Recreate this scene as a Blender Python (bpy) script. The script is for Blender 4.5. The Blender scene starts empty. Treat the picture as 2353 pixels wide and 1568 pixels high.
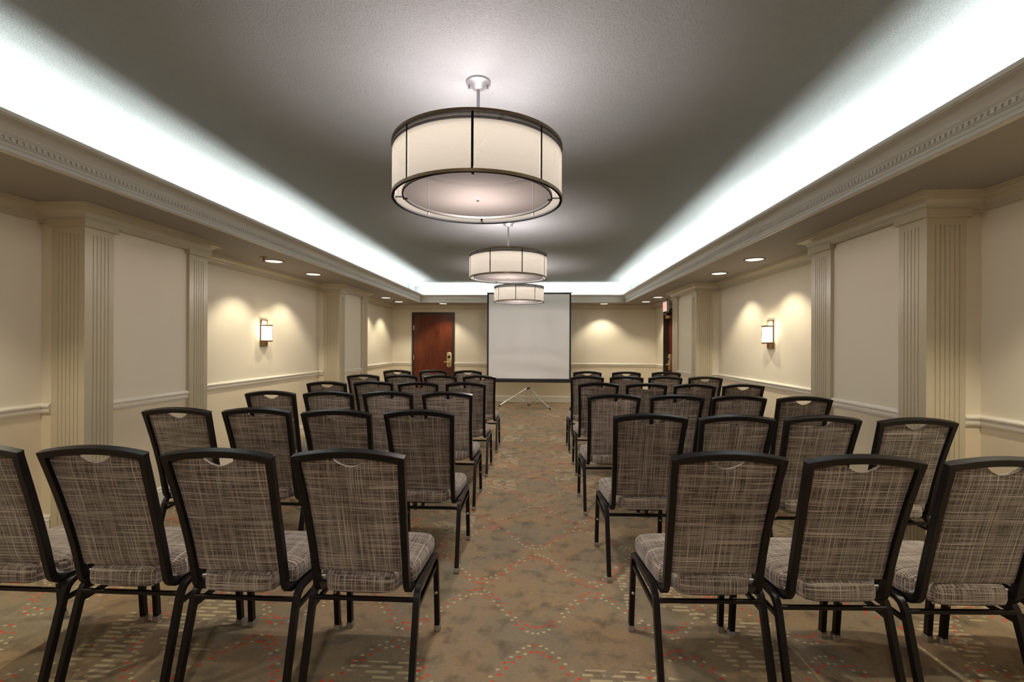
import bpy, bmesh, math, random
from mathutils import Vector, Matrix
random.seed(7)
S = bpy.context.scene
COL = S.collection
PI = math.pi

# ------------------------------------------------------------------ helpers
class MB:
    """Collects vertices and faces, then links them as one mesh object."""
    def __init__(s):
        s.v, s.f, s.m = [], [], []
    def add(s, vs, fs, mi=0):
        o = len(s.v)
        s.v += [tuple(p) for p in vs]
        s.f += [tuple(i + o for i in f) for f in fs]
        s.m += [mi] * len(fs)
    def box(s, x0, x1, y0, y1, z0, z1, mi=0):
        vs = [(x, y, z) for z in (z0, z1) for (x, y) in ((x0, y0), (x1, y0), (x1, y1), (x0, y1))]
        s.add(vs, [(3, 2, 1, 0), (4, 5, 6, 7), (0, 1, 5, 4), (1, 2, 6, 5), (2, 3, 7, 6), (3, 0, 4, 7)], mi)
    def prism(s, poly, z0, z1, mi=0):
        n = len(poly)
        vs = [(x, y, z0) for x, y in poly] + [(x, y, z1) for x, y in poly]
        fs = [tuple(range(n))[::-1], tuple(range(n, 2 * n))] + [(i, (i + 1) % n, n + (i + 1) % n, n + i) for i in range(n)]
        s.add(vs, fs, mi)
    def rings(s, rings, cap=True, loop=False, mi=0):
        """rings: equal-length closed loops of points, skinned in order."""
        n = len(rings[0]); vs = [p for r in rings for p in r]; fs = []
        R = len(rings)
        for k in range(R if loop else R - 1):
            a, b = k * n, ((k + 1) % R) * n
            fs += [(a + i, a + (i + 1) % n, b + (i + 1) % n, b + i) for i in range(n)]
        if cap and not loop:
            fs += [tuple(range(n))[::-1], tuple(range((R - 1) * n, R * n))]
        s.add(vs, fs, mi)
    def tube(s, pts, r, n=10, mi=0, closed=False):
        pts = [Vector(p) for p in pts]; rings = []
        N = len(pts); up = Vector((0, 0, 1))
        for i, p in enumerate(pts):
            a = pts[(i - 1) % N] if (i or closed) else p
            b = pts[(i + 1) % N] if (i < N - 1 or closed) else p
            t = (b - a).normalized()
            u = up if abs(t.dot(up)) < .95 else Vector((1, 0, 0))
            e1 = t.cross(u).normalized(); e2 = t.cross(e1).normalized()
            rr = r[i] if isinstance(r, (list, tuple)) else r
            rings.append([tuple(p + e1 * rr * math.cos(2 * PI * k / n) + e2 * rr * math.sin(2 * PI * k / n)) for k in range(n)])
        s.rings(rings, cap=not closed, loop=closed, mi=mi)
    def lathe(s, prof, n=32, c=(0, 0, 0), mi=0, closed=False):
        rings = []
        for r, z in prof:
            rings.append([(c[0] + r * math.cos(2 * PI * k / n), c[1] + r * math.sin(2 * PI * k / n), c[2] + z) for k in range(n)])
        s.rings(rings, cap=not closed, loop=closed, mi=mi)
    def strip(s, pts, wx, t, mi=0):
        """square tube along a path lying (nearly) in a YZ plane: width wx along X, depth t in the plane"""
        rings = []; N = len(pts); pts = [Vector(p) for p in pts]
        for i, p in enumerate(pts):
            a = pts[max(i - 1, 0)]; b = pts[min(i + 1, N - 1)]
            d = (b - a); d.x = 0; d.normalize()
            nrm = Vector((0, -d.z, d.y)) * (t / 2)
            w = Vector((wx / 2, 0, 0))
            rings.append([tuple(p - w - nrm), tuple(p + w - nrm), tuple(p + w + nrm), tuple(p - w + nrm)])
        s.rings(rings, mi=mi)
    def sweep(s, path, prof, closed=False, mi=0):
        """prof: closed loop of (offset to the left of the path, z); path: list of (x, y), mitred corners"""
        N = len(path); rings = []
        def nrm(a, b):
            d = Vector((b[0] - a[0], b[1] - a[1])).normalized()
            return Vector((-d.y, d.x))
        for i in range(N):
            p = path[i]
            if closed or 0 < i < N - 1:
                n1 = nrm(path[i - 1], p); n2 = nrm(p, path[(i + 1) % N])
                m = (n1 + n2); m = m / max(m.length_squared / 2, .2)
            else:
                m = nrm(p, path[i + 1]) if i == 0 else nrm(path[i - 1], p)
            rings.append([(p[0] + m.x * o, p[1] + m.y * o, z) for o, z in prof])
        s.rings(rings, cap=not closed, loop=closed, mi=mi)
    def build(s, name, mat, parent=None, smooth=False, bevel=0, seg=1, angle=35):
        me = bpy.data.meshes.new(name)
        me.from_pydata(s.v, [], s.f)
        mats = mat if isinstance(mat, (list, tuple)) else [mat]
        for m in mats: me.materials.append(m)
        for p, mi in zip(me.polygons, s.m): p.material_index = mi
        bm = bmesh.new(); bm.from_mesh(me)
        bmesh.ops.remove_doubles(bm, verts=bm.verts, dist=1e-6)
        bmesh.ops.recalc_face_normals(bm, faces=bm.faces)
        if bevel:
            es = [e for e in bm.edges if len(e.link_faces) == 2 and e.calc_face_angle(0) > math.radians(angle)]
            bmesh.ops.bevel(bm, geom=es, offset=bevel, segments=seg, affect='EDGES', profile=.5, clamp_overlap=True)
        bm.to_mesh(me); bm.free()
        if smooth:
            for p in me.polygons: p.use_smooth = True
            me.set_sharp_from_angle(angle=math.radians(40))
        o = bpy.data.objects.new(name, me); COL.objects.link(o)
        if parent: o.parent = parent
        return o

def tag(o, label=None, cat=None, group=None, kind=None):
    for k, v in (('label', label), ('category', cat), ('group', group), ('kind', kind)):
        if v: o[k] = v
    return o
def thing(name, loc, rz, label, cat, group=None):
    o = bpy.data.objects.new(name, None); COL.objects.link(o)
    o.empty_display_size = .05
    o.location = loc; o.rotation_euler = (0, 0, rz)
    return tag(o, label, cat, group)
def kids(o): return [c for c in list(bpy.data.objects) if c.parent == o]
def copy_tree(o, parent=None, cache=None):
    c = o.copy(); COL.objects.link(c)
    if parent: c.parent = parent
    for ch in cache[o.name]: copy_tree(ch, c, cache)
    return c
def fillet(a, b, c, r, n=6):
    """arc of radius r between segments a-b and b-c (2D tuples)"""
    A, B, C_ = Vector(a), Vector(b), Vector(c)
    u = (A - B).normalized(); w = (C_ - B).normalized()
    ang = u.angle(w); d = r / math.tan(ang / 2)
    p0 = B + u * d; p1 = B + w * d
    cen = B + (u + w).normalized() * (r / math.sin(ang / 2))
    a0 = math.atan2(p0.y - cen.y, p0.x - cen.x); a1 = math.atan2(p1.y - cen.y, p1.x - cen.x)
    da = (a1 - a0 + PI) % (2 * PI) - PI
    return [(cen.x + r * math.cos(a0 + da * k / n), cen.y + r * math.sin(a0 + da * k / n)) for k in range(n + 1)]

# ------------------------------------------------------------------ materials
def mat(name, col, rough=.5, metal=0, **kw):
    m = bpy.data.materials.new(name); m.use_nodes = True
    b = m.node_tree.nodes['Principled BSDF']
    b.inputs['Base Color'].default_value = (*col, 1)
    b.inputs['Roughness'].default_value = rough
    b.inputs['Metallic'].default_value = metal
    for k, v in kw.items(): b.inputs[k].default_value = v
    return m
class NT:
    def __init__(s, m): s.t = m.node_tree; s.b = s.t.nodes.get('Principled BSDF')
    def n(s, typ, **kw):
        x = s.t.nodes.new(typ)
        for k, v in kw.items(): setattr(x, k, v)
        return x
    def l(s, a, b): s.t.links.new(a, b)
    def math(s, op, a, b=None, c=None, clamp=False):
        x = s.n('ShaderNodeMath', operation=op); x.use_clamp = clamp
        for i, q in enumerate((a, b, c)):
            if q is None: continue
            if isinstance(q, (int, float)): x.inputs[i].default_value = q
            else: s.l(q, x.inputs[i])
        return x.outputs[0]
    def mix(s, f, a, b):
        x = s.n('ShaderNodeMix', data_type='RGBA')
        for sock, q in ((x.inputs['Factor'], f), (x.inputs['A'], a), (x.inputs['B'], b)):
            if isinstance(q, (int, float)): sock.default_value = q
            elif isinstance(q, tuple): sock.default_value = (*q, 1)
            else: s.l(q, sock)
        return x.outputs['Result']
    def noise(s, vec, scale, detail=2, rough=.5, dim='3D'):
        x = s.n('ShaderNodeTexNoise', noise_dimensions=dim)
        x.inputs['Scale'].default_value = scale; x.inputs['Detail'].default_value = detail
        x.inputs['Roughness'].default_value = rough
        if vec is not None: s.l(vec, x.inputs['Vector'])
        return x.outputs['Fac']
    def ramp(s, f, lo, hi):
        x = s.n('ShaderNodeMapRange'); x.inputs['From Min'].default_value = lo; x.inputs['From Max'].default_value = hi
        s.l(f, x.inputs['Value']); return x.outputs[0]
    def vec(s, x, y, z=0.):
        c = s.n('ShaderNodeCombineXYZ')
        for i, q in enumerate((x, y, z)):
            if isinstance(q, (int, float)): c.inputs[i].default_value = q
            else: s.l(q, c.inputs[i])
        return c.outputs[0]
    def sep(s, v):
        x = s.n('ShaderNodeSeparateXYZ'); s.l(v, x.inputs[0]); return x.outputs
    def bump(s, h, strength, dist):
        x = s.n('ShaderNodeBump'); x.inputs['Strength'].default_value = strength; x.inputs['Distance'].default_value = dist
        s.l(h, x.inputs['Height']); s.l(x.outputs[0], s.b.inputs['Normal'])
    def obj(s): return s.n('ShaderNodeTexCoord').outputs['Object']
    def uv(s): return s.n('ShaderNodeTexCoord').outputs['UV']

def paint_wall(name, up, low=None, zsplit=.878):
    m = mat(name, up, .55); t = NT(m); co = t.obj()
    g = t.noise(co, 260, 2)
    t.bump(g, .06, .002)
    if low:
        z = t.sep(co)[2]
        t.l(t.mix(t.math('GREATER_THAN', z, zsplit), low, up), t.b.inputs['Base Color'])
    return m
M_wall = paint_wall('wall_paint', (.71, .645, .52), (.69, .60, .44))
M_panel = paint_wall('panel_paint', (.55, .47, .36), (.53, .43, .30))
M_pil = mat('pilaster_paint', (.50, .44, .315), .28)
M_trim = mat('khaki_trim', (.52, .47, .365), .30)
M_white = mat('off_white_trim', (.74, .70, .61), .38)
M_cream = mat('cove_moulding_paint', (.60, .580, .535), .45)
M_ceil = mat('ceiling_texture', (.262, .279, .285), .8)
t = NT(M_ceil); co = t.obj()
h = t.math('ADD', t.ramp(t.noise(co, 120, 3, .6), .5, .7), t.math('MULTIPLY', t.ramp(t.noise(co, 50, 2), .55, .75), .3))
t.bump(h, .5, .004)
M_soffit = mat('soffit_paint', (.30, .272, .25), .7)
t = NT(M_soffit); t.bump(t.noise(t.obj(), 200, 2), .1, .002)

def carpet():
    m = mat('patterned_carpet', (.2, .15, .1), .95); t = NT(m)
    x, y, _ = t.sep(t.obj())
    co = t.vec(x, y)
    big = t.noise(co, 2.6, 4, .6); mid = t.noise(co, 9, 4, .6); fine = t.noise(co, 420, 1)
    soft = t.noise(co, 60, 3, .6)
    base = t.mix(t.ramp(big, .40, .60), (.255, .215, .147), (.335, .235, .136))
    base = t.mix(t.math('MULTIPLY', t.ramp(mid, .50, .68), .7), base, (.108, .088, .065))
    base = t.mix(t.math('MULTIPLY', t.ramp(soft, .40, .75), .35), base, (.16, .12, .08))
    base = t.mix(t.math('MULTIPLY', t.ramp(fine, .45, .8), .5), base, (.14, .105, .07))
    # dotted ogee lattice
    P, A, HP, T = .0255, .165, .31, .90
    red = cream = None
    for fam, (sgn, y0) in enumerate(((-1, 2.355), (1, 2.795))):
        for k, off in enumerate((-.023, .023)):
            ph = .37 * k + .21 * fam
            u = t.math('DIVIDE', x, P)
            u = t.math('ADD', u, ph)
            cell = t.math('FLOOR', u); fx = t.math('SUBTRACT', t.math('SUBTRACT', u, cell), .5)
            xc = t.math('MULTIPLY', t.math('SUBTRACT', t.math('ADD', cell, .5), ph), P)
            w = t.math('MULTIPLY', t.math('COSINE', t.math('MULTIPLY', xc, PI / HP)), A * sgn)
            yy = t.math('SUBTRACT', t.math('SUBTRACT', y, w), y0 + off - T / 2)
            r = t.math('DIVIDE', yy, T); row = t.math('FLOOR', r)
            dy = t.math('MULTIPLY', t.math('SUBTRACT', t.math('SUBTRACT', r, row), .5), T)
            wn = t.n('ShaderNodeTexWhiteNoise', noise_dimensions='3D'); t.l(t.vec(cell, row, k + 5 * fam + .5), wn.inputs['Vector'])
            rnd = wn.outputs['Value']
            d = t.math('ADD', t.math('POWER', t.math('MULTIPLY', fx, P / .0086), 2), t.math('POWER', t.math('DIVIDE', dy, .0064), 2))
            on = t.math('MULTIPLY', t.ramp(d, 1.25, .75), t.math('LESS_THAN', rnd, (.94, .94)[k]))
            isred = t.math('LESS_THAN', t.math('FRACT', t.math('MULTIPLY', rnd, 17.3)), (.30, .74)[k] if fam == 0 else (.74, .30)[k])
            rr = t.math('MULTIPLY', on, isred); cc = t.math('MULTIPLY', on, t.math('SUBTRACT', 1, isred))
            red = rr if red is None else t.math('MAXIMUM', red, rr)
            cream = cc if cream is None else t.math('MAXIMUM', cream, cc)
    # hatched dashes in patches beside the lattice
    PH = .031
    v = t.math('DIVIDE', y, PH); rowh = t.math('FLOOR', v); fy = t.math('ABSOLUTE', t.math('SUBTRACT', t.math('FRACT', v), .5))
    wn = t.n('ShaderNodeTexWhiteNoise', noise_dimensions='1D'); t.l(rowh, wn.inputs['W'])
    ush = t.math('ADD', t.math('DIVIDE', x, .13), t.math('MULTIPLY', wn.outputs['Value'], 7))
    du = t.math('ABSOLUTE', t.math('SUBTRACT', t.math('FRACT', ush), .5))
    dash = t.math('MULTIPLY', t.ramp(fy, .27, .20), t.ramp(du, .36, .33))
    # diamonds of hatch: lattice-aligned, one third of the cells
    gx = t.math('DIVIDE', t.math('ADD', x, .155), .31); gy = t.math('DIVIDE', t.math('SUBTRACT', y, 2.39), .45)
    ci = t.math('FLOOR', gx); cj = t.math('FLOOR', gy)
    wc = t.n('ShaderNodeTexWhiteNoise', noise_dimensions='2D'); t.l(t.vec(ci, cj), wc.inputs['Vector'])
    cellon = t.math('LESS_THAN', wc.outputs['Value'], .27)
    aisle = t.math('GREATER_THAN', t.math('ABSOLUTE', x), .19)
    ragged = t.ramp(t.noise(co, 6, 2), .46, .50)
    hatch = t.math('MULTIPLY', t.math('MULTIPLY', dash, cellon), t.math('MULTIPLY', aisle, ragged))
    cream = t.math('MAXIMUM', cream, t.math('MULTIPLY', hatch, .9))
    base = t.mix(t.math('MULTIPLY', cream, .9), base, (.52, .43, .26))
    base = t.mix(t.math('MULTIPLY', red, .92), base, (.72, .045, .018))
    t.l(base, t.b.inputs['Base Color'])
    t.bump(fine, .5, .004)
    t.b.inputs['Specular IOR Level'].default_value = .1
    return m
M_carpet = carpet()

def tweed():
    m = mat('tweed_fabric', (.1, .08, .07), .9); t = NT(m)
    u, v, _ = t.sep(t.uv())
    info = t.n('ShaderNodeObjectInfo').outputs['Random']
    off = t.math('MULTIPLY', info, 9.)
    def thr(p, q, ls, xs, o2, dt=1):
        return t.noise(t.vec(t.math('MULTIPLY', p, ls), t.math('MULTIPLY', q, xs), t.math('ADD', off, o2)), 1., dt, .6)
    H = thr(u, v, 2.8, 470, 0); V = thr(v, u, 2.8, 470, 3.7)
    Hb = thr(u, v, 8, 760, 7.1); Vb = thr(v, u, 8, 760, 1.3)
    H2 = thr(u, v, 50, 850, 2.2); V2 = thr(v, u, 50, 850, 5.2)
    weave = t.math('ADD', t.math('MULTIPLY', H2, .5), t.math('MULTIPLY', V2, .5))
    base = t.mix(t.ramp(weave, .42, .60), (.019, .0115, .008), (.100, .071, .053))
    th = t.math('MAXIMUM', t.ramp(H, .565, .635), t.math('MULTIPLY', t.ramp(V, .575, .645), .85))
    th = t.math('MAXIMUM', th, t.math('MULTIPLY', t.math('MAXIMUM', t.ramp(Hb, .56, .66), t.ramp(Vb, .57, .66)), .5))
    c = t.mix(t.math('MULTIPLY', th, .88), base, (.56, .485, .41))
    t.l(c, t.b.inputs['Base Color'])
    t.b.inputs['Specular IOR Level'].default_value = .12
    t.b.inputs['Sheen Weight'].default_value = .25
    t.b.inputs['Sheen Roughness'].default_value = .5
    t.bump(t.math('ADD', H2, V2), .25, .002)
    return m
M_tweed = tweed()
M_frame = mat('black_powder_coat', (.0055, .0045, .005), .33, **{'Specular IOR Level': .3})
M_black = mat('black_plastic', (.012, .012, .013), .4)
M_chrome = mat('chrome', (.75, .75, .76), .18, 1)
M_glide = mat('clear_glide', (.26, .24, .21), .2)
M_bumper = mat('grey_rubber', (.42, .42, .42), .5)
M_steel = mat('brushed_aluminium', (.78, .78, .79), .25, .9)
M_nickel = mat('white_nickel', (.34, .34, .36), .35, .6)
M_bronze = mat('bronze', (.22, .13, .06), .35, .85)
M_ring = mat('bronze_ring', (.16, .115, .06), .4, .3)
M_rib = mat('shade_rib', (.007, .005, .004), .7, **{'Specular IOR Level': .1})
M_antiglare = mat('black_antiglare', (.003, .003, .003), .8, **{'Specular IOR Level': .05})
M_gold = mat('satin_brass', (.62, .50, .27), .3, .8)
M_jamb = mat('dark_brown_frame', (.030, .020, .013), .35)
M_screen = mat('matte_screen', (.92, .93, .94), .6)
def wood():
    m = mat('mahogany_veneer', (.2, .04, .015), .28); t = NT(m)
    x, y, z = t.sep(t.obj())
    g = t.noise(t.vec(t.math('MULTIPLY', x, 10), t.math('MULTIPLY', y, 10), t.math('MULTIPLY', z, 1.4)), 1.6, 5, .65)
    b = t.noise(t.vec(x, y, t.math('MULTIPLY', z, .6)), 3., 3)
    f = t.noise(t.vec(t.math('MULTIPLY', x, 160), t.math('MULTIPLY', y, 160), t.math('MULTIPLY', z, 10)), 1., 2)
    c = t.mix(t.ramp(g, .35, .68), (.062, .0085, .003), (.125, .022, .007))
    c = t.mix(t.math('MULTIPLY', t.ramp(b, .45, .7), .5), c, (.17, .042, .014))
    c = t.mix(t.math('MULTIPLY', t.ramp(f, .5, .8), .35), c, (.08, .012, .005))
    t.l(c, t.b.inputs['Base Color']); return m
M_wood = wood()
def emit(name, col, s):
    m = mat(name, (.8, .8, .8), .5); b = m.node_tree.nodes['Principled BSDF']
    b.inputs['Emission Color'].default_value = (*col, 1); b.inputs['Emission Strength'].default_value = s
    return m
M_lens = emit('downlight_lens', (1, .93, .76), 1.6)
M_glass = emit('sconce_glass', (1, .90, .70), 1.25)
M_signface = emit('exit_face', (1, .9, .86), .35)
M_signred = emit('exit_letters', (.9, .06, .07), .75)
M_signbox = mat('sign_housing', (.62, .58, .50), .5)
def sheer(name, col, see):
    """thin woven fabric or frosted sheet: lets part of the light straight through, scatters the rest"""
    m = bpy.data.materials.new(name); m.use_nodes = True; t = m.node_tree; t.nodes.clear()
    o = t.nodes.new('ShaderNodeOutputMaterial'); mx = t.nodes.new('ShaderNodeMixShader')
    d = t.nodes.new('ShaderNodeBsdfTransparent'); tr = t.nodes.new('ShaderNodeBsdfTranslucent')
    d.inputs[0].default_value = (1, .97, .93, 1); tr.inputs[0].default_value = (*col, 1)
    mx.inputs[0].default_value = 1 - see
    df = t.nodes.new('ShaderNodeBsdfDiffuse'); df.inputs[0].default_value = (*col, 1)
    m2 = t.nodes.new('ShaderNodeMixShader'); m2.inputs[0].default_value = .5
    t.links.new(tr.outputs[0], m2.inputs[1]); t.links.new(df.outputs[0], m2.inputs[2])
    t.links.new(d.outputs[0], mx.inputs[1]); t.links.new(m2.outputs[0], mx.inputs[2]); t.links.new(mx.outputs[0], o.inputs[0])
    return m
M_shade = sheer('shade_fabric', (.0133, .0124, .0104), .042)
M_diff = sheer('frosted_diffuser', (.0053, .0046, .0043), .085)

# ------------------------------------------------------------------ room dimensions
XL, XR, YB, YF = -3.44, 2.755, 11.0, -2.0
ZS, ZC = 2.277, 2.66
BL, BR = -3.125, 2.435          # bump-out panel planes; the pilaster boards stand 25 mm proud of them
PLF, PRF = -3.10, 2.41
B1L, B1R = (3.05, 4.25), (3.03, 4.25)
B2L, B2R = (7.20, 8.43), (7.22, 8.47)
TX0, TX1, TY0, TY1 = -2.615, 1.95, -1.3, 10.34     # tray opening
NO = 0
def struct(o, label, cat): return tag(o, label, cat, kind='structure')

b = MB(); b.box(-3.8, 3.1, -2.3, 11.3, -.1, 0)
struct(b.build('floor', M_carpet), 'brown and olive carpet with dotted red and cream lattice', 'floor')

# walls: solid prisms that include the bump-outs
yb = .025
b = MB(); b.prism([(XL, YF), (XL, B1L[0] + yb), (BL, B1L[0] + yb), (BL, B1L[1]), (XL, B1L[1]), (XL, B2L[0] + yb), (BL, B2L[0] + yb), (BL, B2L[1]), (XL, B2L[1]), (XL, YB), (-3.8, YB), (-3.8, YF)], 0, ZS + .02)
struct(b.build('wall_left', M_wall), 'beige left wall with two bump-outs, darker below the chair rail', 'wall')
b = MB(); b.prism([(XR, YF), (XR, B1R[0] + yb), (BR, B1R[0] + yb), (BR, B1R[1]), (XR, B1R[1]), (XR, B2R[0] + yb), (BR, B2R[0] + yb), (BR, B2R[1]), (XR, B2R[1]), (XR, 9.288), (XR + .14, 9.288), (XR + .14, 10.302), (XR, 10.302), (XR, YB), (3.1, YB), (3.1, YF)], 0, ZS + .02)
b.box(XR, XR + .2, 9.25, 10.34, 2.097, ZS + .02)
struct(b.build('wall_right', M_wall), 'beige right wall with two bump-outs and a dark door', 'wall')
b = MB(); b.box(-3.8, 3.1, YB, YB + .3, 0, ZS + .02)
struct(b.build('wall_back', M_wall), 'beige back wall behind the projection screen', 'wall')
b = MB(); b.box(-3.8, 3.1, YF - .3, YF, 0, ZS + .02)
struct(b.build('wall_front', M_wall), 'beige wall behind the viewer', 'wall')

# ceiling: tray lid, cove walls, light trough and soffit in one shell
CX0, CX1, CY0, CY1 = -2.775, 2.115, -1.46, 10.50
b = MB()
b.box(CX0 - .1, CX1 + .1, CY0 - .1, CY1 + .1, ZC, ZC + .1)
zt = 2.335
def frame(x0, x1, y0, y1, X0, X1, Y0, Y1, z0, z1, mi):
    b.box(X0, x0, Y0, Y1, z0, z1, mi); b.box(x1, X1, Y0, Y1, z0, z1, mi)
    b.box(x0, x1, Y0, y0, z0, z1, mi); b.box(x0, x1, y1, Y1, z0, z1, mi)
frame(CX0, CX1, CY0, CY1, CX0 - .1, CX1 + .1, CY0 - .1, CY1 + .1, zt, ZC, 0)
frame(TX0, TX1, TY0, TY1, -3.8, 3.1, -2.3, 11.3, ZS, zt, 1)
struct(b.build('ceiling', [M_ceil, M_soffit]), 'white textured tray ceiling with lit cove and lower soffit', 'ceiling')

# dentil moulding round the tray opening (path clockwise seen from above so the profile faces the centre)
def trim(name_obj, label, cat='trim'): return struct(name_obj, label, cat)
TN = 0
def tname():
    global TN
    TN += 1
    return 'trim_%d' % TN
h = .169
cr = [(-.02, 0), (.012, 0), (.016, .006), (.012, .012), (.012, .026), (.015, .029), (.015, .046), (.019, .048), (.019, .070), (.026, .073), (.026, .079), (.029, .081), (.029, .086)]
for k in range(0, 9):
    a = k / 8 * PI / 2
    cr.append((.032 + .056 * (1 - math.cos(a)), .088 + .055 * math.sin(a)))
cr += [(.092, .143), (.092, .148), (.098, .150), (.102, .158), (.102, .169), (.085, .169), (.06, .15), (.0, .10), (-.02, .06)]
prof = [(o, ZS - .004 + z) for o, z in cr]
b = MB()
path = [(TX0, TY0), (TX1, TY0), (TX1, TY1), (TX0, TY1)]
b.sweep(path, prof, closed=True)
zd0, zd1 = ZS + .050, ZS + .069
y = TY0 + .05
while y < TY1 - .03:
    b.box(TX0 + .017, TX0 + .027, y, y + .017, zd0, zd1); b.box(TX1 - .027, TX1 - .017, y, y + .017, zd0, zd1); y += .030
x = TX0 + .04
while x < TX1 - .03:
    b.box(x, x + .017, TY1 - .027, TY1 - .017, zd0, zd1); x += .030
trim(b.build(tname(), M_cream, smooth=True), 'cream dentil crown moulding round the lit tray ceiling')

# crown moulding on the walls (khaki)
ch = .108
wc = [(-.01, 0), (.010, 0), (.013, .004), (.010, .008), (.014, .010), (.014, .020), (.018, .022), (.018, .030), (.022, .032), (.022, .037)]
for k in range(0, 8):
    a = k / 7 * PI / 2
    wc.append((.026 + .058 * (1 - math.cos(a)), .040 + .040 * math.sin(a)))
wc += [(.088, .082), (.088, .088), (.096, .091), (.096, .099), (.106, .102), (.106, ch), (-.01, ch)]
wprof = [(o, ZS - ch + z) for o, z in wc]
def mirrored(p): return [(-o, z) for o, z in p]
lp = [(XL, YF + .001), (XL, B1L[0] + .0), (PLF, B1L[0]), (PLF, B1L[1]), (XL, B1L[1]), (XL, B2L[0]), (PLF, B2L[0]), (PLF, B2L[1]), (XL, B2L[1]), (XL, YB)]
rp = [(XR, YF + .001), (XR, B1R[0]), (PRF, B1R[0]), (PRF, B1R[1]), (XR, B1R[1]), (XR, B2R[0]), (PRF, B2R[0]), (PRF, B2R[1]), (XR, B2R[1]), (XR, YB)]
b = MB(); b.sweep(lp, mirrored(wprof)); trim(b.build(tname(), M_trim, smooth=True), 'khaki crown moulding along the left wall')
b = MB(); b.sweep(rp, wprof); trim(b.build(tname(), M_trim, smooth=True), 'khaki crown moulding along the right wall')
b = MB(); b.sweep([(XL, YB), (XR, YB)], mirrored(wprof)); trim(b.build(tname(), M_trim, smooth=True), 'khaki crown moulding along the back wall')

# chair rail
rz = .839
cp = [(-.005, 0), (.006, 0), (.008, .005), (.012, .007), (.016, .014), (.020, .024), (.020, .034), (.012, .037), (.012, .041), (.018, .044), (.026, .052), (.028, .060), (.025, .067), (.016, .070), (.013, .077), (-.005, .077)]
rprof = [(o, rz + z) for o, z in cp]
bp = [(-.005, 0), (.014, 0), (.014, .098), (.018, .101), (.018, .108), (.010, .112), (.010, .118), (.014, .122), (.014, .130), (.006, .142), (-.005, .142)]
LW, RW = .24, .225   # widths of the pilaster boards
def rail(path, side, where):
    b = MB(); b.sweep(path, mirrored(rprof) if side < 0 else rprof)
    trim(b.build(tname(), M_white, smooth=True), 'off-white chair rail ' + where)
sl, sr = .079, .110   # strips of wall beside the front pilasters
rail([(XL, YF), (XL, B1L[0] + yb), (XL + sl, B1L[0] + yb)], -1, 'left of the nearest left pilaster')
rail([(BL, B1L[0] + .222), (BL, 4.02)], -1, 'on the nearer left bump-out')
rail([(XL, B1L[1]), (XL, B2L[0] + yb), (XL + sl, B2L[0] + yb)], -1, 'under the left wall sconce')
rail([(BL, B2L[0] + .222), (BL, 8.16)], -1, 'on the farther left bump-out')
rail([(XL, B2L[1]), (XL, YB), (-2.969, YB)], -1, 'in the far left corner')
rail([(-1.946, YB), (XR, YB), (XR, 10.31)], -1, 'behind the projection screen')
rail([(XR, YF), (XR, B1R[0] + yb), (XR - sr, B1R[0] + yb)], 1, 'right of the nearest right pilaster')
rail([(BR, B1R[0] + .225), (BR, 3.98)], 1, 'on the nearer right bump-out')
rail([(XR, B1R[1]), (XR, B2R[0] + yb), (XR - sr, B2R[0] + yb)], 1, 'under the right wall sconce')
rail([(BR, B2R[0] + .225), (BR, 8.19)], 1, 'on the farther right bump-out')
def base(name, path, side, where):
    b = MB(); b.sweep(path, mirrored(bp) if side < 0 else bp)
    struct(b.build(name, M_white, smooth=True), 'off-white baseboard ' + where, 'baseboard')
base('baseboard_left', [(XL, YF), (XL, B1L[0] + yb), (XL + sl, B1L[0] + yb)], -1, 'left of the nearest left pilaster')
base('baseboard_left', [(BL, B1L[0] + .222), (BL, 4.02)], -1, 'on the nearer left bump-out')
base('baseboard_left', [(XL, B1L[1]), (XL, B2L[0] + yb), (XL + sl, B2L[0] + yb)], -1, 'under the left wall sconce')
base('baseboard_left', [(BL, B2L[0] + .222), (BL, 8.16)], -1, 'on the farther left bump-out')
base('baseboard_left', [(XL, B2L[1]), (XL, YB), (-2.969, YB)], -1, 'in the far left corner')
base('baseboard_back', [(-1.946, YB), (XR, YB), (XR, 10.31)], -1, 'behind the projection screen')
base('baseboard_right', [(XR, YF), (XR, B1R[0] + yb), (XR - sr, B1R[0] + yb)], 1, 'right of the nearest right pilaster')
base('baseboard_right', [(BR, B1R[0] + .225), (BR, 3.98)], 1, 'on the nearer right bump-out')
base('baseboard_right', [(XR, B1R[1]), (XR, B2R[0] + yb), (XR - sr, B2R[0] + yb)], 1, 'under the right wall sconce')
base('baseboard_right', [(BR, B2R[0] + .225), (BR, 8.19)], 1, 'on the farther right bump-out')

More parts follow.
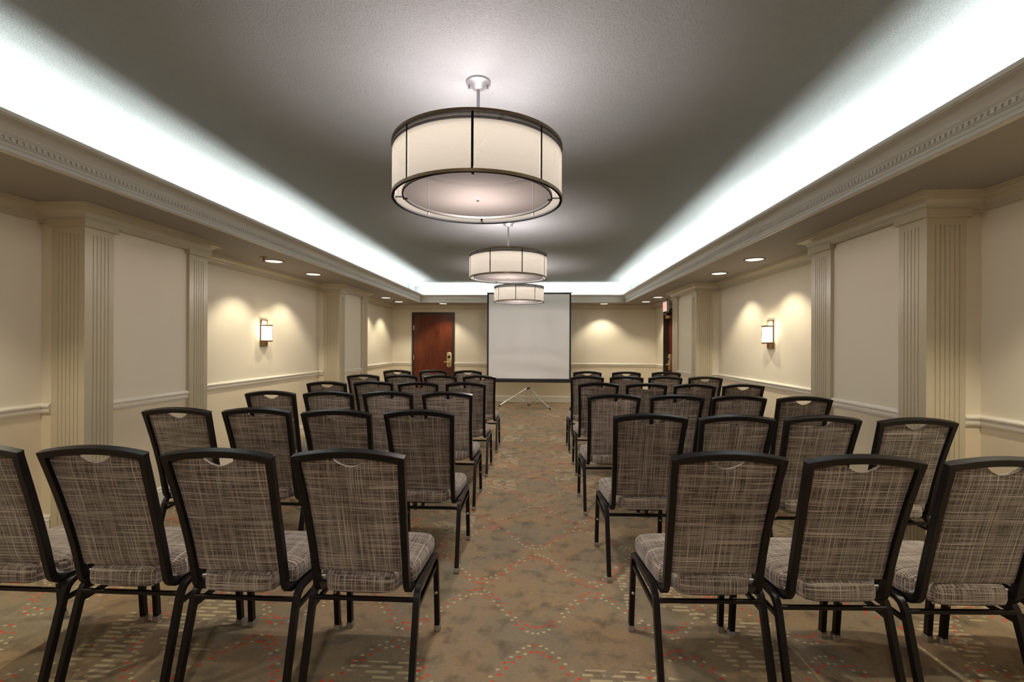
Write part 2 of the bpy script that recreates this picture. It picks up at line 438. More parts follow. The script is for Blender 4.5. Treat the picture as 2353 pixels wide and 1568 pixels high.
# fluted pilasters: boards with real grooves, and a capital block
def board(b, origin, along, out, w, nfl, margin, pitch, z1, ztop, t=.025):
    """board from origin, width w along 'along', thickness t behind the face whose outward direction is 'out'"""
    O, A, N = Vector(origin), Vector(along), Vector(out)
    def P(s_, d): q = O + A * s_ + N * d; return (q.x, q.y)
    fw, fd = .0095, .0058
    poly = [P(0, -t), P(0, 0)]
    for k in range(nfl):
        c = margin + pitch * k
        for j in range(0, 7):
            a = PI * j / 6
            poly.append(P(c - fw / 2 * math.cos(a), -fd * math.sin(a)))
    poly += [P(w, 0), P(w, -t)]
    b.prism(poly, 0, z1)
    b.prism([P(0, -t), P(0, 0), P(w, 0), P(w, -t)], z1, ztop)
zcap0, zcap1, zfl = 2.137, 2.190, 2.092
def pil_corner(label, xface, y0, sx, wfront, wside):
    """corner pilaster: front board (faces the viewer) and side board (faces the room)"""
    o = thing(tname(), (0, 0, 0), 0, label, 'pilaster'); o['kind'] = 'structure'
    b = MB(); board(b, (xface, y0), (-sx, 0), (0, -1), wfront, 6, .047 if sx > 0 else .052, .0285, zfl, zcap0 + .01)
    b.build('shaft', M_pil, o)
    b = MB(); board(b, (xface, y0 + .025), (0, 1), (sx, 0), wside - .025, 5, .037, .0285, zfl, zcap0 + .01)
    b.build('shaft', M_pil, o)
    q = .022
    b = MB()
    if sx > 0: poly = [(xface + q, y0 - q), (xface + q, y0 + wside + q), (xface - .01, y0 + wside + q), (xface - .01, y0 + .01), (xface - wfront - q, y0 + .01), (xface - wfront - q, y0 - q)]
    else: poly = [(xface - q, y0 - q), (xface - q, y0 + wside + q), (xface + .01, y0 + wside + q), (xface + .01, y0 + .01), (xface + wfront + q, y0 + .01), (xface + wfront + q, y0 - q)]
    b.prism(poly, zcap0, zcap1); b.build('capital', M_pil, o, bevel=.002)
    return o
def pil_end(label, xface, y0, y1, sx, nfl, margin):
    o = thing(tname(), (0, 0, 0), 0, label, 'pilaster'); o['kind'] = 'structure'
    b = MB(); board(b, (xface, y0), (0, 1), (sx, 0), y1 - y0, nfl, margin, .0285, zfl, zcap0 + .01); b.build('shaft', M_pil, o)
    q = .022; b = MB(); xa, xb = sorted((xface + sx * q, xface - sx * .02))
    b.box(xa, xb, y0 - q, y1 + q, zcap0, zcap1); b.build('capital', M_pil, o, bevel=.002)
pil_corner('fluted khaki corner pilaster at the nearer left bump-out', PLF, B1L[0], 1, .24, .222)
pil_end('slim fluted pilaster ending the nearer left bump-out', PLF, 4.02, B1L[1], 1, 5, .058)
pil_corner('fluted khaki corner pilaster at the farther left bump-out', PLF, B2L[0], 1, .24, .222)
pil_end('slim fluted pilaster ending the farther left bump-out', PLF, 8.16, B2L[1], 1, 5, .075)
pil_corner('fluted khaki corner pilaster at the nearer right bump-out', PRF, B1R[0], -1, .233, .225)
pil_end('slim fluted pilaster ending the nearer right bump-out', PRF, 3.98, B1R[1], -1, 6, .062)
pil_corner('fluted khaki corner pilaster at the farther right bump-out', PRF, B2R[0], -1, .233, .225)
pil_end('slim fluted pilaster ending the farther right bump-out', PRF, 8.19, B2R[1], -1, 6, .068)

# ------------------------------------------------------------------ doors
def door(name, label, loc, rz, w, h, dp):
    """local: door lies in the XZ plane, its face towards -Y; x from 0 to w (outer frame)"""
    o = thing(name, loc, rz, label, 'door'); o['kind'] = 'structure'
    f = .048 if dp == 0 else .0475
    b = MB()
    b.box(0, f, -.022, .004 + dp, 0, h); b.box(w - f, w, -.022, .004 + dp, 0, h); b.box(f, w - f, -.022, .004 + dp, h - f, h)
    b.build('frame', M_jamb, o, bevel=.003)
    b = MB(); b.box(f, f + .012, -.004 + dp, .02 + dp, 0, h - f); b.box(w - f - .012, w - f, -.004 + dp, .02 + dp, 0, h - f); b.box(f, w - f, -.004 + dp, .02 + dp, h - f - .012, h - f)
    b.build('stop', M_jamb, o)
    b = MB(); b.box(f + .003, w - f - .003, -.008 + dp, .03 + dp, .01, h - f - .003)
    sl_ = b.build('slab', M_wood, o, bevel=.001)
    for z in (.35, 1.03, 1.74):
        b = MB(); b.tube([(f + .001, -.016 + dp, z - .055), (f + .001, -.016 + dp, z + .055)], .008, 8); b.build('hinge', M_steel, o, smooth=True)
    xk = w - f - .075
    z0, z1, hw = .80, 1.155, .058
    poly = []
    for k in range(13):
        a = PI * k / 12; poly.append((hw * math.cos(a), z1 - .03 + .03 * math.sin(a)))
    for k in range(13):
        a = PI + PI * k / 12; poly.append((hw * math.cos(a), z0 + .03 + .03 * math.sin(a)))
    b = MB(); b.rings([[(xk + x, -.008 + dp, z) for x, z in poly], [(xk + x, -.026 + dp, z) for x, z in poly], [(xk + x * .86, -.033 + dp, (z - .98) * .95 + .98) for x, z in poly]])
    es = b.build('escutcheon', M_gold, o, smooth=True)
    b = MB(); b.box(xk - .036, xk + .036, -.040 + dp, -.033 + dp, 1.018, 1.07); b.build('card_reader', M_black, es, bevel=.003)
    b = MB(); b.lathe([(.002, -.012), (.034, -.010), (.042, 0), (.034, .010), (.002, .012)], 20); 
    b.v = [(xk + p[0], -.036 + dp + p[1] * .3, 1.085 + p[2]) for p in b.v]; b.build('reader_hood', M_gold, es, smooth=True)
    zl = .928
    b = MB(); b.tube([(xk, -.03 + dp, zl), (xk, -.075 + dp, zl)], .016, 12); b.tube([(xk + .01, -.075 + dp, zl), (xk - .05, -.077 + dp, zl), (xk - .115, -.072 + dp, zl - .002)], [.013, .011, .009], 10)
    b.build('lever', M_gold, o, smooth=True)
    return o
door('door_1', 'reddish mahogany door in a dark frame left of the screen', (-2.969, YB, 0), 0, 1.023, 2.10, 0.0)
d2 = door('door_2', 'dark door with brass lever under the exit sign, partly hidden', (XR, 10.305, 0), -PI / 2, 1.02, 2.10, .095)
def mirror_x(o, w):           # this leaf is hung the other way round: lever on the far side
    for c in o.children:
        for v in c.data.vertices: v.co.x = w - v.co.x
        c.data.flip_normals(); mirror_x(c, w)
mirror_x(d2, 1.02)
# overhead closer on the second door
b = MB(); b.box(.36, .62, -.075, -.012, 1.90, 1.955); cl = b.build('closer_body', M_gold, d2, bevel=.006)
b = MB(); b.tube([(.44, -.05, 1.965), (.17, -.05, 2.005)], .009, 8); b.tube([(.17, -.05, 2.005), (.55, -.05, 2.03)], .007, 8); b.build('closer_arm', M_steel, d2, smooth=True)

# ------------------------------------------------------------------ exit sign (hangs from the soffit in front of the crown moulding)
sx0 = 2.618
es = thing('exit_sign', (sx0 + .022, 9.745, 2.03), 0, 'white exit sign with red letters above the right-hand door', 'sign')
b = MB(); b.box(-.022, .022, -.15, .15, 0, .215); b.build('housing', M_signbox, es, bevel=.004)
b = MB(); b.box(-.0245, -.0215, -.14, .14, .012, .203); b.build('face', M_signface, es)
b = MB(); b.box(-.02, .02, -.05, .05, .215, .247); b.build('mount', M_signbox, es)
fc = bpy.data.curves.new('exit_text', 'FONT'); fc.body = 'EXIT'; fc.size = .20; fc.extrude = .001; fc.align_x = 'CENTER'; fc.align_y = 'CENTER'
fo = bpy.data.objects.new('exit_text', fc); COL.objects.link(fo)
bpy.context.view_layer.update()
me = bpy.data.meshes.new_from_object(fo.evaluated_get(bpy.context.evaluated_depsgraph_get()))
bpy.data.objects.remove(fo)
me.transform(Matrix(((0, 0, -1, -.0265), (-1, 0, 0, 0), (0, 1, 0, .108), (0, 0, 0, 1))))
zs_ = [v.co.y for v in me.vertices]; k_ = .25 / (max(zs_) - min(zs_))
for v in me.vertices: v.co.y *= k_
me.materials.clear(); me.materials.append(M_signred)
lt = bpy.data.objects.new('letters', me); COL.objects.link(lt); lt.parent = es

# ------------------------------------------------------------------ chairs
W2 = .205
def lerp(a, b, t): return a + (b - a) * t
# side profile of the back frame (y, z) from the top down and round into the seat rail
up_prof = [(-.305, .935), (-.284, .87), (-.259, .79), (-.233, .70), (-.209, .61), (-.192, .54), (-.180, .48)]
def back_y(z):
    pts = up_prof + [(-.173, .45), (-.164, .41)]
    for (y1, z1), (y0, z0) in zip(pts, pts[1:]):
        if z >= z0: return lerp(y0, y1, (z - z0) / (z1 - z0))
    return pts[-1][0]
def half_w(z):      # centre line of an upright, from the axis
    t = max(0, min(1, (z - .45) / (.935 - .45)))
    return lerp(.1745, W2 - .0135, t ** 1.9)
def bx_uv(o):
    me = o.data; uv = me.uv_layers.new(name='UVMap')
    for p in me.polygons:
        n = p.normal; ax = max(range(3), key=lambda i: abs(n[i]))
        for li in p.loop_indices:
            c = me.vertices[me.loops[li].vertex_index].co
            uv.data[li].uv = (c.x, c.z) if ax == 1 else ((c.x, c.y) if ax == 2 else (c.z, c.y))
def make_chair():
    root = thing('banquet_chair', (0, 0, 0), 0, 'x', 'chair')
    # back frame: two uprights that curve into seat rails, and an arched top rail
    b = MB()
    for s in (-1, 1):
        arc = fillet((-.180, .48), (-.160, .384), (.05, .384), .055, 7)
        pr = up_prof + arc + [(.05, .384), (.17, .384)]
        pts = [(s * half_w(z), y, z) for y, z in pr]
        b.strip(pts, .0245, .027)
    a = math.radians(17)
    u = Vector((0, -math.sin(a), math.cos(a))); d = Vector((0, math.cos(a), math.sin(a)))
    rings = []
    n = 16
    for k in range(n + 1):
        f = k / n * 2 - 1
        xt = f * W2; xb = f * (W2 - .006)
        arch = .0215 * (1 - f * f)
        top = Vector((0, -.305, .9385 + arch)); bot = top - u * .0265
        tp = [Vector((xt, 0, 0)) + top + d * q for q in (-.0145, .0145)]
        bt = [Vector((xb, 0, 0)) + bot + d * q for q in (.0145, -.0145)]
        rings.append([tuple(p) for p in tp + bt])
    b.rings(rings)
    b.build('back_frame', M_frame, root, smooth=True, bevel=.0018)
    # backrest pad with a scooped hand hold under the top rail
    NX, NZ = 28, 18
    def ztop(x):
        z = .9385 + .0215 * (1 - (x / W2) ** 2) - .0265
        q = abs(x) / .068
        if q < 1: z -= .039 * math.cos(q * PI / 2) ** .8
        return z
    zb = .470
    front, back = [], []
    for j in range(NZ + 1):
        fr, bk = [], []
        for i in range(NX + 1):
            f = i / NX * 2 - 1
            # top-row x first, then blend the height
            xw = half_w(.9) - .0125
            zt_ = ztop(f * xw) + .002
            tz = (j / NZ); z = lerp(zb, zt_, tz)
            x = f * (half_w(z) - .0125)
            e = max(abs(f), 0); edge = (1 - e ** 8)
            ev = min(1, min(j, NZ - j) / 2.5) if True else 1
            puff = (.35 + .65 * edge) * (.30 + .70 * math.sin(min(1, ev) * PI / 2))
            yc = back_y(z) + .002
            bk.append((x, yc - .013 * puff + .004, z)); fr.append((x, yc + .006 + .026 * puff, z))
        back.append(bk); front.append(fr)
    b = MB(); vs = []; fs = []
    N1 = NX + 1
    for rows in (back, front):
        o0 = len(vs)
        for r in rows: vs += r
        for j in range(NZ):
            for i in range(NX):
                q = (o0 + j * N1 + i, o0 + j * N1 + i + 1, o0 + (j + 1) * N1 + i + 1, o0 + (j + 1) * N1 + i)
                fs.append(q if o0 == 0 else q[::-1])
    K = (NZ + 1) * N1
    for i in range(NX):
        fs.append((i + 1, i, K + i, K + i + 1)); t0 = NZ * N1
        fs.append((t0 + i, t0 + i + 1, K + t0 + i + 1, K + t0 + i))
    for j in range(NZ):
        fs.append((j * N1, (j + 1) * N1, K + (j + 1) * N1, K + j * N1)); e0 = NX
        fs.append((j * N1 + e0 + N1, j * N1 + e0, K + j * N1 + e0, K + j * N1 + e0 + N1))
    b.add(vs, fs)
    o = b.build('backrest', M_tweed, root, smooth=True); bx_uv(o)
    # seat cushion
    half = [(.0, -.194), (.09, -.193), (.116, -.190), (.130, -.181), (.137, -.166), (.142, -.140), (.158, -.122), (.180, -.108), (.189, -.085), (.196, 0), (.203, .13), (.204, .165), (.199, .195), (.184, .216), (.158, .226), (.08, .231), (.0, .232)]
    outl = half + [(-x, y) for x, y in half[-2:0:-1]]
    cx, cy = 0, .02
    def ring(k, z, crown=0):
        return [(x * (1 - k / .2), cy + (y - cy) * (1 - k / .21), z) for x, y in outl]
    b = MB(); b.rings([ring(.010, .394), ring(.002, .398), ring(-.001, .412), ring(-.001, .432), ring(.0, .446), ring(.006, .458), ring(.018, .466), ring(.045, .474), ring(.10, .480), ring(.16, .482)])
    o = b.build('seat_cushion', M_tweed, root, smooth=True); bx_uv(o)
    b = MB(); b.rings([[(x * .78, y * .9, z) for x, y in outl] for z in (.386, .394)]); b.build('seat_pan', M_black, root)
    # legs: each side is an inverted U of square tube
    for s in (-1, 1):
        xr, xf = s * .2045, s * .2075
        fa = fillet((.236, .02), (.206, .382), (0, .378), .05, 6)
        pts = [(xf, .2365, .012)] + [(lerp(xf, xr, z / .39), y, z) for y, z in [(.222, .20)] + fa] + [(xr, 0, .378)]
        b = MB(); b.strip(pts, .0235, .026); lg = b.build('leg', M_frame, root, smooth=True, bevel=.002)
        glide(lg, xf, .2365)
        b = MB(); b.lathe([(.0005, 0), (.0075, 0), (.0075, .004), (.004, .007), (.0005, .007)], 12)
        zb_ = .19; yb_ = .2235
        b.v = [(lerp(xf, xr, .5) + p[0], yb_ - .013 - p[2], zb_ + p[1]) for p in b.v]; b.build('bolt', M_chrome, lg, smooth=True)
        fa = fillet((-.232, .02), (-.130, .382), (0, .378), .055, 6)
        pts = [(xf, -.2335, .012)] + [(lerp(xf, xr, z / .39), y, z) for y, z in [(-.182, .196)] + fa] + [(xr, 0, .378)]
        b = MB(); b.strip(pts, .0235, .026); lg = b.build('leg', M_frame, root, smooth=True, bevel=.002)
        glide(lg, xf, -.2335)
        xb = lerp(xf, xr, .75)
        b = MB(); b.strip([(xb, .214, .322), (xb, -.150, .312)], .014, .016); b.build('brace', M_frame, root)
        # grey stacking bumper in the bend of the frame
        b = MB(); pts = fillet((-.158, .47), (-.142, .406), (0, .402), .035, 6)
        b.strip([(s * .162, y + .004, z + .002) for y, z in pts], .016, .006); b.build('stacking_bumper', M_bumper, root, smooth=True)
    b = MB(); b.box(-.198, .198, -.152, -.138, .340, .356); b.build('stretcher', M_frame, root, bevel=.002)
    b = MB(); b.box(-.195, .195, .150, .164, .372, .388); b.build('front_crossbar', M_frame, root, bevel=.002)
    return root
def glide(leg, x, y):
    b = MB(); b.box(x - .0145, x + .0145, y - .016, y + .016, .008, .030); b.lathe([(.001, 0), (.012, 0), (.014, .004), (.010, .009), (.001, .009)], 14, (x, y, 0))
    b.build('glide', M_glide, leg, bevel=.002)

CH = {
'L1': [(-0.665, 1.929, 0), (-1.13, 1.906, 0), (-1.608, 1.919, 0), (-2.085, 1.915, 0)],
'L2': [(-0.67, 2.947, 0), (-1.143, 2.921, 0), (-1.634, 2.954, 0), (-2.093, 2.921, 0)],
'L3': [(-0.709, 3.987, 0), (-1.183, 3.971, 0), (-1.648, 3.929, 0), (-2.113, 3.915, 0)],
'L4': [(-0.708, 4.946, 0), (-1.179, 4.906, 0), (-1.655, 4.97, 0), (-2.105, 4.895, 0)],
'L5': [(-0.702, 6.004, 0), (-1.174, 5.965, 0), (-1.667, 5.992, 0), (-2.155, 6.015, 0)],
'L6': [(-1.002, 7.086, 0), (-1.517, 7.09, 0), (-2.043, 7.06, 0)],
'R1': [(0.664, 1.991, 2.5), (1.116, 1.974, 2.5), (1.58, 1.975, 2.5), (2.045, 1.975, 2.5)],
'R2': [(0.615, 2.904, 1.5), (1.074, 2.894, 2), (1.53, 2.914, 2.5), (1.985, 2.868, 2.5)],
'R3': [(0.588, 3.934, 1), (1.058, 3.919, 1.7), (1.521, 3.931, 2.2), (1.975, 3.891, 2.8)],
'R4': [(0.62, 5.045, 0), (1.081, 5.002, 1), (1.543, 4.985, 1.6), (2.030, 5.036, 1.8)],
'R5': [(0.614, 6.047, 0), (1.091, 6.057, 0.2), (1.563, 6.094, 0.5), (2.046, 6.105, 0.6)],
'R6': [(0.729, 7.096, 0), (1.279, 7.065, 0.2), (1.848, 7.1, 0.4)],
}
proto = make_chair()
cache = {}
for o in list(bpy.data.objects):
    cache.setdefault(o.name, [])
    if o.parent: cache.setdefault(o.parent.name, []).append(o)
ROW = ['the row nearest the camera', 'the second row from the camera', 'the third row from the camera', 'the fourth row from the camera', 'the fifth row, next to last', 'the sixth row, nearest the screen']
first = True
for key, lst in CH.items():
    left = key[0] == 'L'; r = int(key[1]) - 1
    for i, (x, y, a) in enumerate(lst):
        o = proto if first else copy_tree(proto, None, cache)
        first = False
        o.location = (x, y, 0); o.rotation_euler = (0, 0, math.radians(a))
        pos = ['aisle-side', 'second from the aisle', 'third from the aisle', 'outermost'][i]
        if len(lst) == 3 and i == 2: pos = 'outermost'
        if i in (0, 3) or pos == 'outermost':
            lab = '%s tweed chair in %s, %s of the aisle' % (pos, ROW[r], 'left' if left else 'right')
        else:
            lab = 'tweed chair %s in %s, %s block' % (pos, ROW[r], 'left' if left else 'right')
        o['label'] = lab
        o['group'] = 'banquet chairs left of the aisle' if left else 'banquet chairs right of the aisle'

# ------------------------------------------------------------------ pendant lamps
def make_pendant(loc, rot, label):
    x, y = loc; R = .42; zb, zt_ = 2.06 - ZC, 2.312 - ZC
    o = thing('pendant_lamp', (x, y, ZC), rot, label, 'pendant lamp', 'drum pendants along the tray ceiling')
    b = MB(); b.lathe([(.001, 0), (.064, 0), (.062, -.010), (.040, -.020), (.030, -.034), (.014, -.040), (.001, -.040)], 32); cn = b.build('canopy', M_nickel, o, smooth=True)
    for s in (-1, 1):
        b = MB(); b.tube([(s * .046, 0, -.012), (s * .046, 0, -.032)], .004, 8); b.tube([(s * .046, 0, -.030), (s * .046, 0, -.036)], .0065, 10); b.build('screw', M_nickel, cn, smooth=True)
    b = MB(); b.tube([(0, 0, -.035), (0, 0, zt_ - .006)], .0085, 12); b.build('stem', M_nickel, o, smooth=True)
    n = 96
    b = MB()
    vs = [(R * math.cos(2 * PI * k / n), R * math.sin(2 * PI * k / n), z) for z in (zb, zt_) for k in range(n)]
    b.add(vs, [(k, (k + 1) % n, n + (k + 1) % n, n + k) for k in range(n)])
    b.build('shade', M_shade, o, smooth=True)
    for nm, z in (('top_ring', zt_), ('bottom_ring', zb)):
        b = MB(); b.lathe([(R, z - .007), (R + .004, z - .007), (R + .004, z + .007), (R, z + .007)], n, closed=True); rg = b.build(nm, M_ring, o, smooth=True)
        b = MB(); b.lathe([(R - .009, z - .0075), (R - .001, z - .0075), (R - .001, z + .0075), (R - .009, z + .0075)], n, closed=True); b.build('ring_glare_mask', M_antiglare, rg, smooth=True)  # added black band keeps the strong bulbs from blowing out the ring
    for k in range(8):
        a = 2 * PI * k / 8 - PI / 2
        b = MB(); b.tube([(.4165 * math.cos(a), .4165 * math.sin(a), zb), (.4165 * math.cos(a), .4165 * math.sin(a), zt_)], .0052, 8); b.build('rib', M_rib, o, smooth=True)
    # spider arms and inner ring that carry the shade
    b = MB()
    b.lathe([(.385, zt_ - .034), (.390, zt_ - .034), (.390, zt_ - .022), (.385, zt_ - .022)], 64, closed=True)
    for k in range(4):
        a = PI / 2 * k + .3
        b.tube([(0, 0, zt_ - .003), (.416 * math.cos(a), .416 * math.sin(a), zt_ - .001)], .003, 8)
        b.tube([(.387 * math.cos(a), .387 * math.sin(a), zt_ - .024), (.400 * math.cos(a), .400 * math.sin(a), zt_ - .004)], .003, 6)
    b.lathe([(.001, zt_ - .012), (.013, zt_ - .012), (.013, zt_ + .006), (.001, zt_ + .006)], 16)  # added black hub hides the stem end's glare from the bulbs
    b.build('spider', M_antiglare, o, smooth=True)
    b = MB(); Rd = .366; zd = zb + .016
    vs = [(0, 0, zd - .004)]
    for j in range(1, 9):
        r = Rd * j / 8
        vs += [(r * math.cos(2 * PI * k / 64), r * math.sin(2 * PI * k / 64), zd - .004 * (1 - (j / 8) ** 2)) for k in range(64)]
    fs = [(0, 1 + (k + 1) % 64, 1 + k) for k in range(64)]
    for j in range(7):
        fs += [(1 + j * 64 + k, 1 + j * 64 + (k + 1) % 64, 1 + (j + 1) * 64 + (k + 1) % 64, 1 + (j + 1) * 64 + k) for k in range(64)]
    b.add(vs, fs); df = b.build('diffuser', M_diff, o, smooth=True)
    b = MB(); b.lathe([(Rd, zd - .006), (Rd + .008, zd - .006), (Rd + .008, zd + .006), (Rd, zd + .006)], 64, closed=True); b.build('diffuser_ring', M_black, o, smooth=True)
    b = MB(); b.lathe([(.001, zd - .018), (.007, zd - .017), (.009, zd - .010), (.006, zd - .003), (.001, zd - .003)], 14); b.build('finial', M_chrome, df, smooth=True)
    for k in range(4):
        a = PI / 2 * k
        c = Matrix.Rotation(a, 4, 'Z')
        b = MB(); b.box(Rd - .014, Rd + .010, -.007, .007, zd - .010, zd - .004); b.box(Rd + .006, R - .004, -.005, .005, zd + .0, zd + .005)
        b.v = [tuple(c @ Vector(p)) for p in b.v]; b.build('clip', M_black, df)
    for k in range(3):
        a = 2 * PI * k / 3 + .4
        for typ, e in (('POINT', BULB), ('SPOT', DOWN_FILL)):      # strong downward spot added to each bulb to brighten walls and floor
            l = bpy.data.lights.new('pendant_bulb_or_fill', typ); l.energy = e; l.color = (1, .905, .855) if typ == 'SPOT' else (1, .88, .87); l.shadow_soft_size = .045
            if typ == 'SPOT': l.spot_size = PI; l.spot_blend = .1; l.shadow_soft_size = .022
            lo = bpy.data.objects.new('pendant_bulb_or_fill', l); COL.objects.link(lo); lo.parent = o
            lo.location = (.09 * math.cos(a), .09 * math.sin(a), -.50 if typ == 'POINT' else -.363)
    return o
BULB, DOWN_FILL = 9.5, 228.
make_pendant((-.30, 2.345), math.radians(4), 'largest drum pendant, nearest the viewer, with ribbed cream shade')
make_pendant((-.315, 5.075), math.radians(23), 'middle drum pendant hanging below the tray ceiling')
make_pendant((-.305, 7.89), math.radians(-5), 'smallest-looking drum pendant, directly in front of the projection screen')
make_pendant((-.31, -.45), 0, 'drum pendant hanging above and behind the viewer')

# ------------------------------------------------------------------ recessed downlights
SPOT = 46.
DL = [(-3.0, .95, 'out of view near the front left corner'), (-3.0, 1.93, 'before the nearest left pilaster'),
      (-2.985, 5.16, 'left soffit, beside the sprinkler near the left sconce'), (-3.0, 6.13, 'left soffit, just beyond the left sconce'),
      (-3.03, 9.25, 'left soffit, just past the far left bump-out'), (-3.03, 10.13, 'left soffit, in the far left corner'),
      (-2.14, 10.58, 'back soffit, in front of the mahogany door'), (1.51, 10.63, 'back soffit, right of the projection screen'),
      (2.33, 10.15, 'right soffit, in the far right corner'), (2.34, 9.20, 'right soffit, nearest the exit sign'),
      (2.35, 6.19, 'right soffit, just beyond the right sconce'), (2.35, 5.20, 'right soffit, nearest the right sconce and viewer'),
      (2.33, 1.93, 'before the nearest right pilaster'), (2.33, .95, 'out of view near the front right corner')]
SPOTS = [1.0, 1.15, 1, 1, .9, .9, .9, 1., .8, .8, 1, 1, 1.5, 1.2]
dl0 = None
for (x, y, w), ks in zip(DL, SPOTS):
    if dl0 is None:
        dl0 = thing('recessed_downlight', (0, 0, ZS), 0, 'x', 'ceiling light', 'recessed downlights in the soffit')
        b = MB(); b.lathe([(.092, .0), (.112, .0), (.110, -.006), (.094, -.008), (.090, -.002)], 48, closed=True); b.build('trim_ring', M_ring, dl0, smooth=True)
        b = MB(); b.lathe([(.001, -.010), (.05, -.009), (.085, -.006), (.093, -.001), (.001, -.001)], 40); b.build('lens', M_lens, dl0, smooth=True)
        c = dl0; kd = list(dl0.children)
    else:
        c = dl0.copy(); COL.objects.link(c)
        for k in kd:
            q = k.copy(); COL.objects.link(q); q.parent = c
    c.location = (x, y, ZS); c['label'] = 'round recessed downlight, ' + w
    l = bpy.data.lights.new('downlight_beam', 'SPOT'); l.energy = SPOT * ks; l.color = (1, .90, .68)
    l.spot_size = math.radians(106); l.spot_blend = .5; l.shadow_soft_size = .035
    lo = bpy.data.objects.new('downlight_beam', l); COL.objects.link(lo); lo.location = (x, y, ZS - .02)

# sprinkler heads
def sprinkler(x, y, label):
    o = thing('fire_sprinkler', (x, y, ZS), 0, label, 'sprinkler', 'sprinkler heads in the soffit')
    b = MB(); b.lathe([(.001, 0), (.042, 0), (.036, -.007), (.012, -.010), (.001, -.010)], 24); b.build('escutcheon', M_bronze, o, smooth=True)
    b = MB(); b.tube([(0, 0, -.008), (0, 0, -.030)], [.012, .008], 10); b.tube([(.010, 0, -.02), (.006, 0, -.05)], .003, 6); b.tube([(-.010, 0, -.02), (-.006, 0, -.05)], .003, 6)
    b.build('frame', M_bronze, o, smooth=True)
    b = MB(); b.lathe([(.001, -.050), (.017, -.051), (.017, -.054), (.001, -.055)], 16); b.build('deflector', M_bronze, o, smooth=True)
sprinkler(-2.965, 4.93, 'sprinkler head beside the downlight near the left sconce')
sprinkler(-3.03, 9.80, 'sprinkler head between the two far left downlights')

# air slot in the soffit
o = thing('air_vent', (2.22, 10.78, ZS), 0, 'dark linear air slot in the soffit, far right corner', 'vent')
b = MB(); b.box(-.29, .29, -.045, -.037, -.005, 0); b.box(-.29, .29, .037, .045, -.005, 0); b.box(-.29, -.282, -.037, .037, -.005, 0); b.box(.282, .29, -.037, .037, -.005, 0)
b.build('frame', M_soffit, o)
b = MB(); b.box(-.282, .282, -.037, .037, -.001, 0); b.build('slot', M_black, o)

# ------------------------------------------------------------------ wall sconces
def sconce(x, y, s, label):
    """s=+1: left wall, shade looks to +X"""
    o = thing('wall_sconce', (x, y, 1.47), 0 if s > 0 else PI, label, 'wall lamp', 'pair of wall sconces')
    b = MB(); t_ = .012
    for (y0, y1, z0, z1) in ((-.070, -.056, -.165, .17), (.056, .070, -.165, .17), (-.056, .056, .156, .17), (-.056, .056, -.165, -.151)):
        b.box(.004, .018, y0, y1, z0, z1)
    b.build('back_frame', M_bronze, o, bevel=.002)
    b = MB(); b.box(0, .006, -.058, .058, -.156, .04); b.build('back_plate', M_bronze, o)
    zb, zt_ = -.098, .098; hw = .118
    # curved glass
    n = 14; out, inn = [], []
    for k in range(n + 1):
        f = k / n * 2 - 1
        d = .034 + .060 * (1 - f * f)
        out.append((d, f * hw)); inn.append((d - .005, f * hw))
    poly = out + inn[::-1]
    b = MB(); b.prism(poly, zb + .006, zt_ - .006); b.build('glass_shade', M_glass, o, smooth=True)
    def rail(z, r):
        return [(d, yy, z) for d, yy in out]
    for z in (zb, zt_):
        b = MB(); b.tube([(d + .001, yy, z) for d, yy in out], .0085, 8); b.build('frame_rail', M_bronze, o, smooth=True)
    for s_ in (-1, 1):
        b = MB(); b.tube([(.034, s_ * hw, zb - .01), (.034, s_ * hw, zt_ + .01)], .0075, 8)
        for z in (zb, zt_): b.tube([(.010, s_ * .062, z), (.034, s_ * hw, z)], .005, 6)
        b.build('frame_post', M_bronze, o, smooth=True)
    # two crossing wires on the glass
    for (p0, p1, bow) in (((-.112, -.09), (.108, .09), -.75), ((.112, -.09), (-.04, .09), .35)):
        pts = []
        for k in range(15):
            t_ = k / 14; yy = lerp(p0[0], p1[0], t_); zz = lerp(p0[1], p1[1], t_) + bow * .16 * t_ * (1 - t_)
            f = yy / hw; pts.append((.0375 + .060 * (1 - f * f), yy * s, zz))
        b = MB(); b.tube(pts, .0018, 6); b.build('wire', M_bronze, o, smooth=True)
    for dz, e in ((.108, 1.5), (.02, .6)):
        l = bpy.data.lights.new('sconce_bulb', 'POINT'); l.energy = e; l.color = (1, .86, .60); l.shadow_soft_size = .02
        lo = bpy.data.objects.new('sconce_bulb', l); COL.objects.link(lo); lo.parent = o; lo.location = (.042, 0, dz)
sconce(XL, 5.72, 1, 'bronze sconce with glowing glass on the left wall')
sconce(XR, 5.66, -1, 'bronze sconce with glowing glass on the right wall')

# ------------------------------------------------------------------ projection screen
PX, PY = -.172, 10.17
o = thing('projection_screen', (PX, PY, 0), 0, 'white tripod projection screen with black border before the back wall', 'projection screen')
yf = -.075; hwS = .905
b = MB(); b.box(-hwS + .035, hwS - .035, yf - .001, yf + .001, .60, 2.440); b.build('fabric', M_screen, o)
b = MB()
b.box(-hwS, -hwS + .036, yf - .0018, yf + .0018, .60, 2.452); b.box(hwS - .036, hwS, yf - .0018, yf + .0018, .60, 2.452); b.box(-hwS, hwS, yf - .0018, yf + .0018, 2.436, 2.456)
b.build('border', M_black, o)
b = MB(); b.tube([(-hwS - .012, yf, 2.462), (hwS + .03, yf, 2.462)], .010, 8); b.build('top_bar', M_black, o, smooth=True)
b = MB(); b.box(-hwS - .01, hwS + .01, yf - .035, yf + .04, .530, .612); b.build('case', M_black, o, bevel=.012, seg=3)
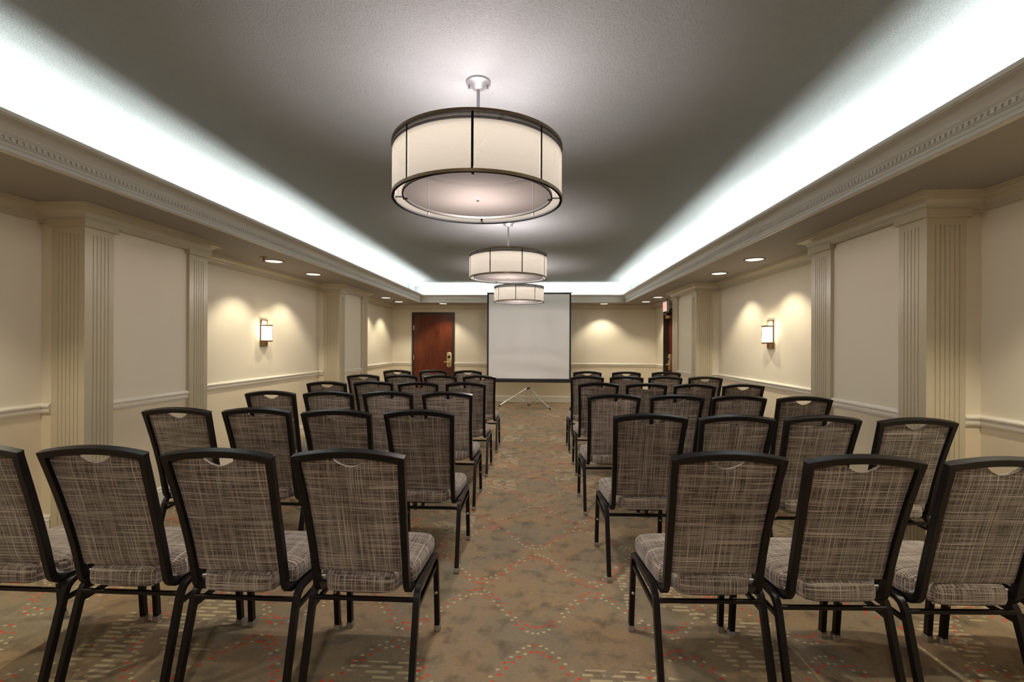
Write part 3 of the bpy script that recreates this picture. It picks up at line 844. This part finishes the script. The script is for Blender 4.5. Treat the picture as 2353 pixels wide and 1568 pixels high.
b = MB(); b.tube([(0, 0, .045), (0, 0, .62)], .016, 12); b.tube([(0, 0, .60), (0, 0, 2.47)], .012, 12); b.tube([(0, 0, 2.462), (0, yf, 2.462)], .008, 8); b.build('pole', M_steel, o, smooth=True)
b = MB(); b.lathe([(.014, .375), (.036, .378), (.040, .395), (.036, .415), (.014, .42)], 18); hub = b.build('hub', M_black, o, smooth=True)
b = MB(); b.lathe([(.001, .035), (.034, .037), (.036, .05), (.018, .06), (.001, .06)], 18); b.build('lower_hub', M_black, o, smooth=True)
for fx, fy in ((-.812, 10.068), (.284, 9.673), (.20, 10.70)):
    F_ = Vector((fx - PX, fy - PY, .018)); d = Vector((F_.x, F_.y, 0)).normalized()
    T_ = d * .045 + Vector((0, 0, .392))
    b = MB(); b.tube([T_, F_], .0155, 10); lg = b.build('leg', M_steel, o, smooth=True)
    e = (F_ - T_).normalized()
    b = MB(); b.tube([F_ - e * .035, F_ + e * .012], [.018, .015], 10); b.build('foot', M_black, lg, smooth=True)
    mid = T_.lerp(F_, .45)
    b = MB(); b.tube([d * .03 + Vector((0, 0, .05)), mid], .0075, 8); b.build('strut', M_steel, o, smooth=True)

# ------------------------------------------------------------------ cove lights (fluorescent runs lying in the trough)
COVE = 14.; SPREAD = 175
def cove(loc, length, rz, tilt, k=1.):
    l = bpy.data.lights.new('cove_tube', 'AREA'); l.shape = 'RECTANGLE'; l.size = length; l.size_y = .05
    l.energy = COVE * k * length; l.color = (.93, 1, .96); l.spread = math.radians(SPREAD)
    lo = bpy.data.objects.new('cove_tube', l); COL.objects.link(lo); lo.location = loc
    lo.rotation_euler = Matrix.Rotation(rz, 3, 'Z').to_4x4().to_3x3().to_euler()
    # the lamp's -Z looks up, leaning towards the room's centre by tilt
    R = Matrix.Rotation(rz, 4, 'Z') @ Matrix.Rotation(PI + tilt, 4, 'X')
    lo.rotation_euler = R.to_euler()
y = CY0 + .75
i = 0
while y < CY1 - .4:
    kk = (.9, 1.1, .9, .8, 1.1, .85, 1.1, 1.1, 1.2, 1.2)[i % 10]
    cove((CX0 + .115, y, 2.375), 1.16, PI / 2, 0, kk); cove((CX1 - .115, y, 2.375), 1.16, PI / 2, 0, kk); y += 1.24; i += 1
x = CX0 + .72
while x < CX1 - .4:
    cove((x, CY1 - .105, 2.375), 1.1, 0, 0, 1.25); x += 1.16

# ------------------------------------------------------------------ world, camera, view
w = bpy.data.worlds.new('World'); S.world = w; w.use_nodes = True
w.node_tree.nodes['Background'].inputs[0].default_value = (.5, .5, .5, 1); w.node_tree.nodes['Background'].inputs[1].default_value = .0
cam = bpy.data.cameras.new('Camera'); co = bpy.data.objects.new('Camera', cam); COL.objects.link(co)
F = 1075.
cam.sensor_width = 36; cam.lens = F / 2353 * 36; cam.clip_start = .02
cam.shift_y = 9.2 / 2353
co.location = (0, 0, 1.335)
th = math.atan(57 / F)
co.rotation_euler = (Matrix.Rotation(th, 4, 'Z') @ Matrix.Rotation(PI / 2, 4, 'X') @ Matrix.Rotation(.0045, 4, 'Z')).to_euler()
S.camera = co
S.view_settings.view_transform = 'Standard'; S.view_settings.look = 'None'
S.view_settings.gamma = 1; S.view_settings.use_curve_mapping = False
S.view_settings.exposure = 0.48
S.cycles.max_bounces = 10; S.cycles.diffuse_bounces = 6
S.cycles.use_denoising = True
S.cycles.sample_clamp_indirect = 6
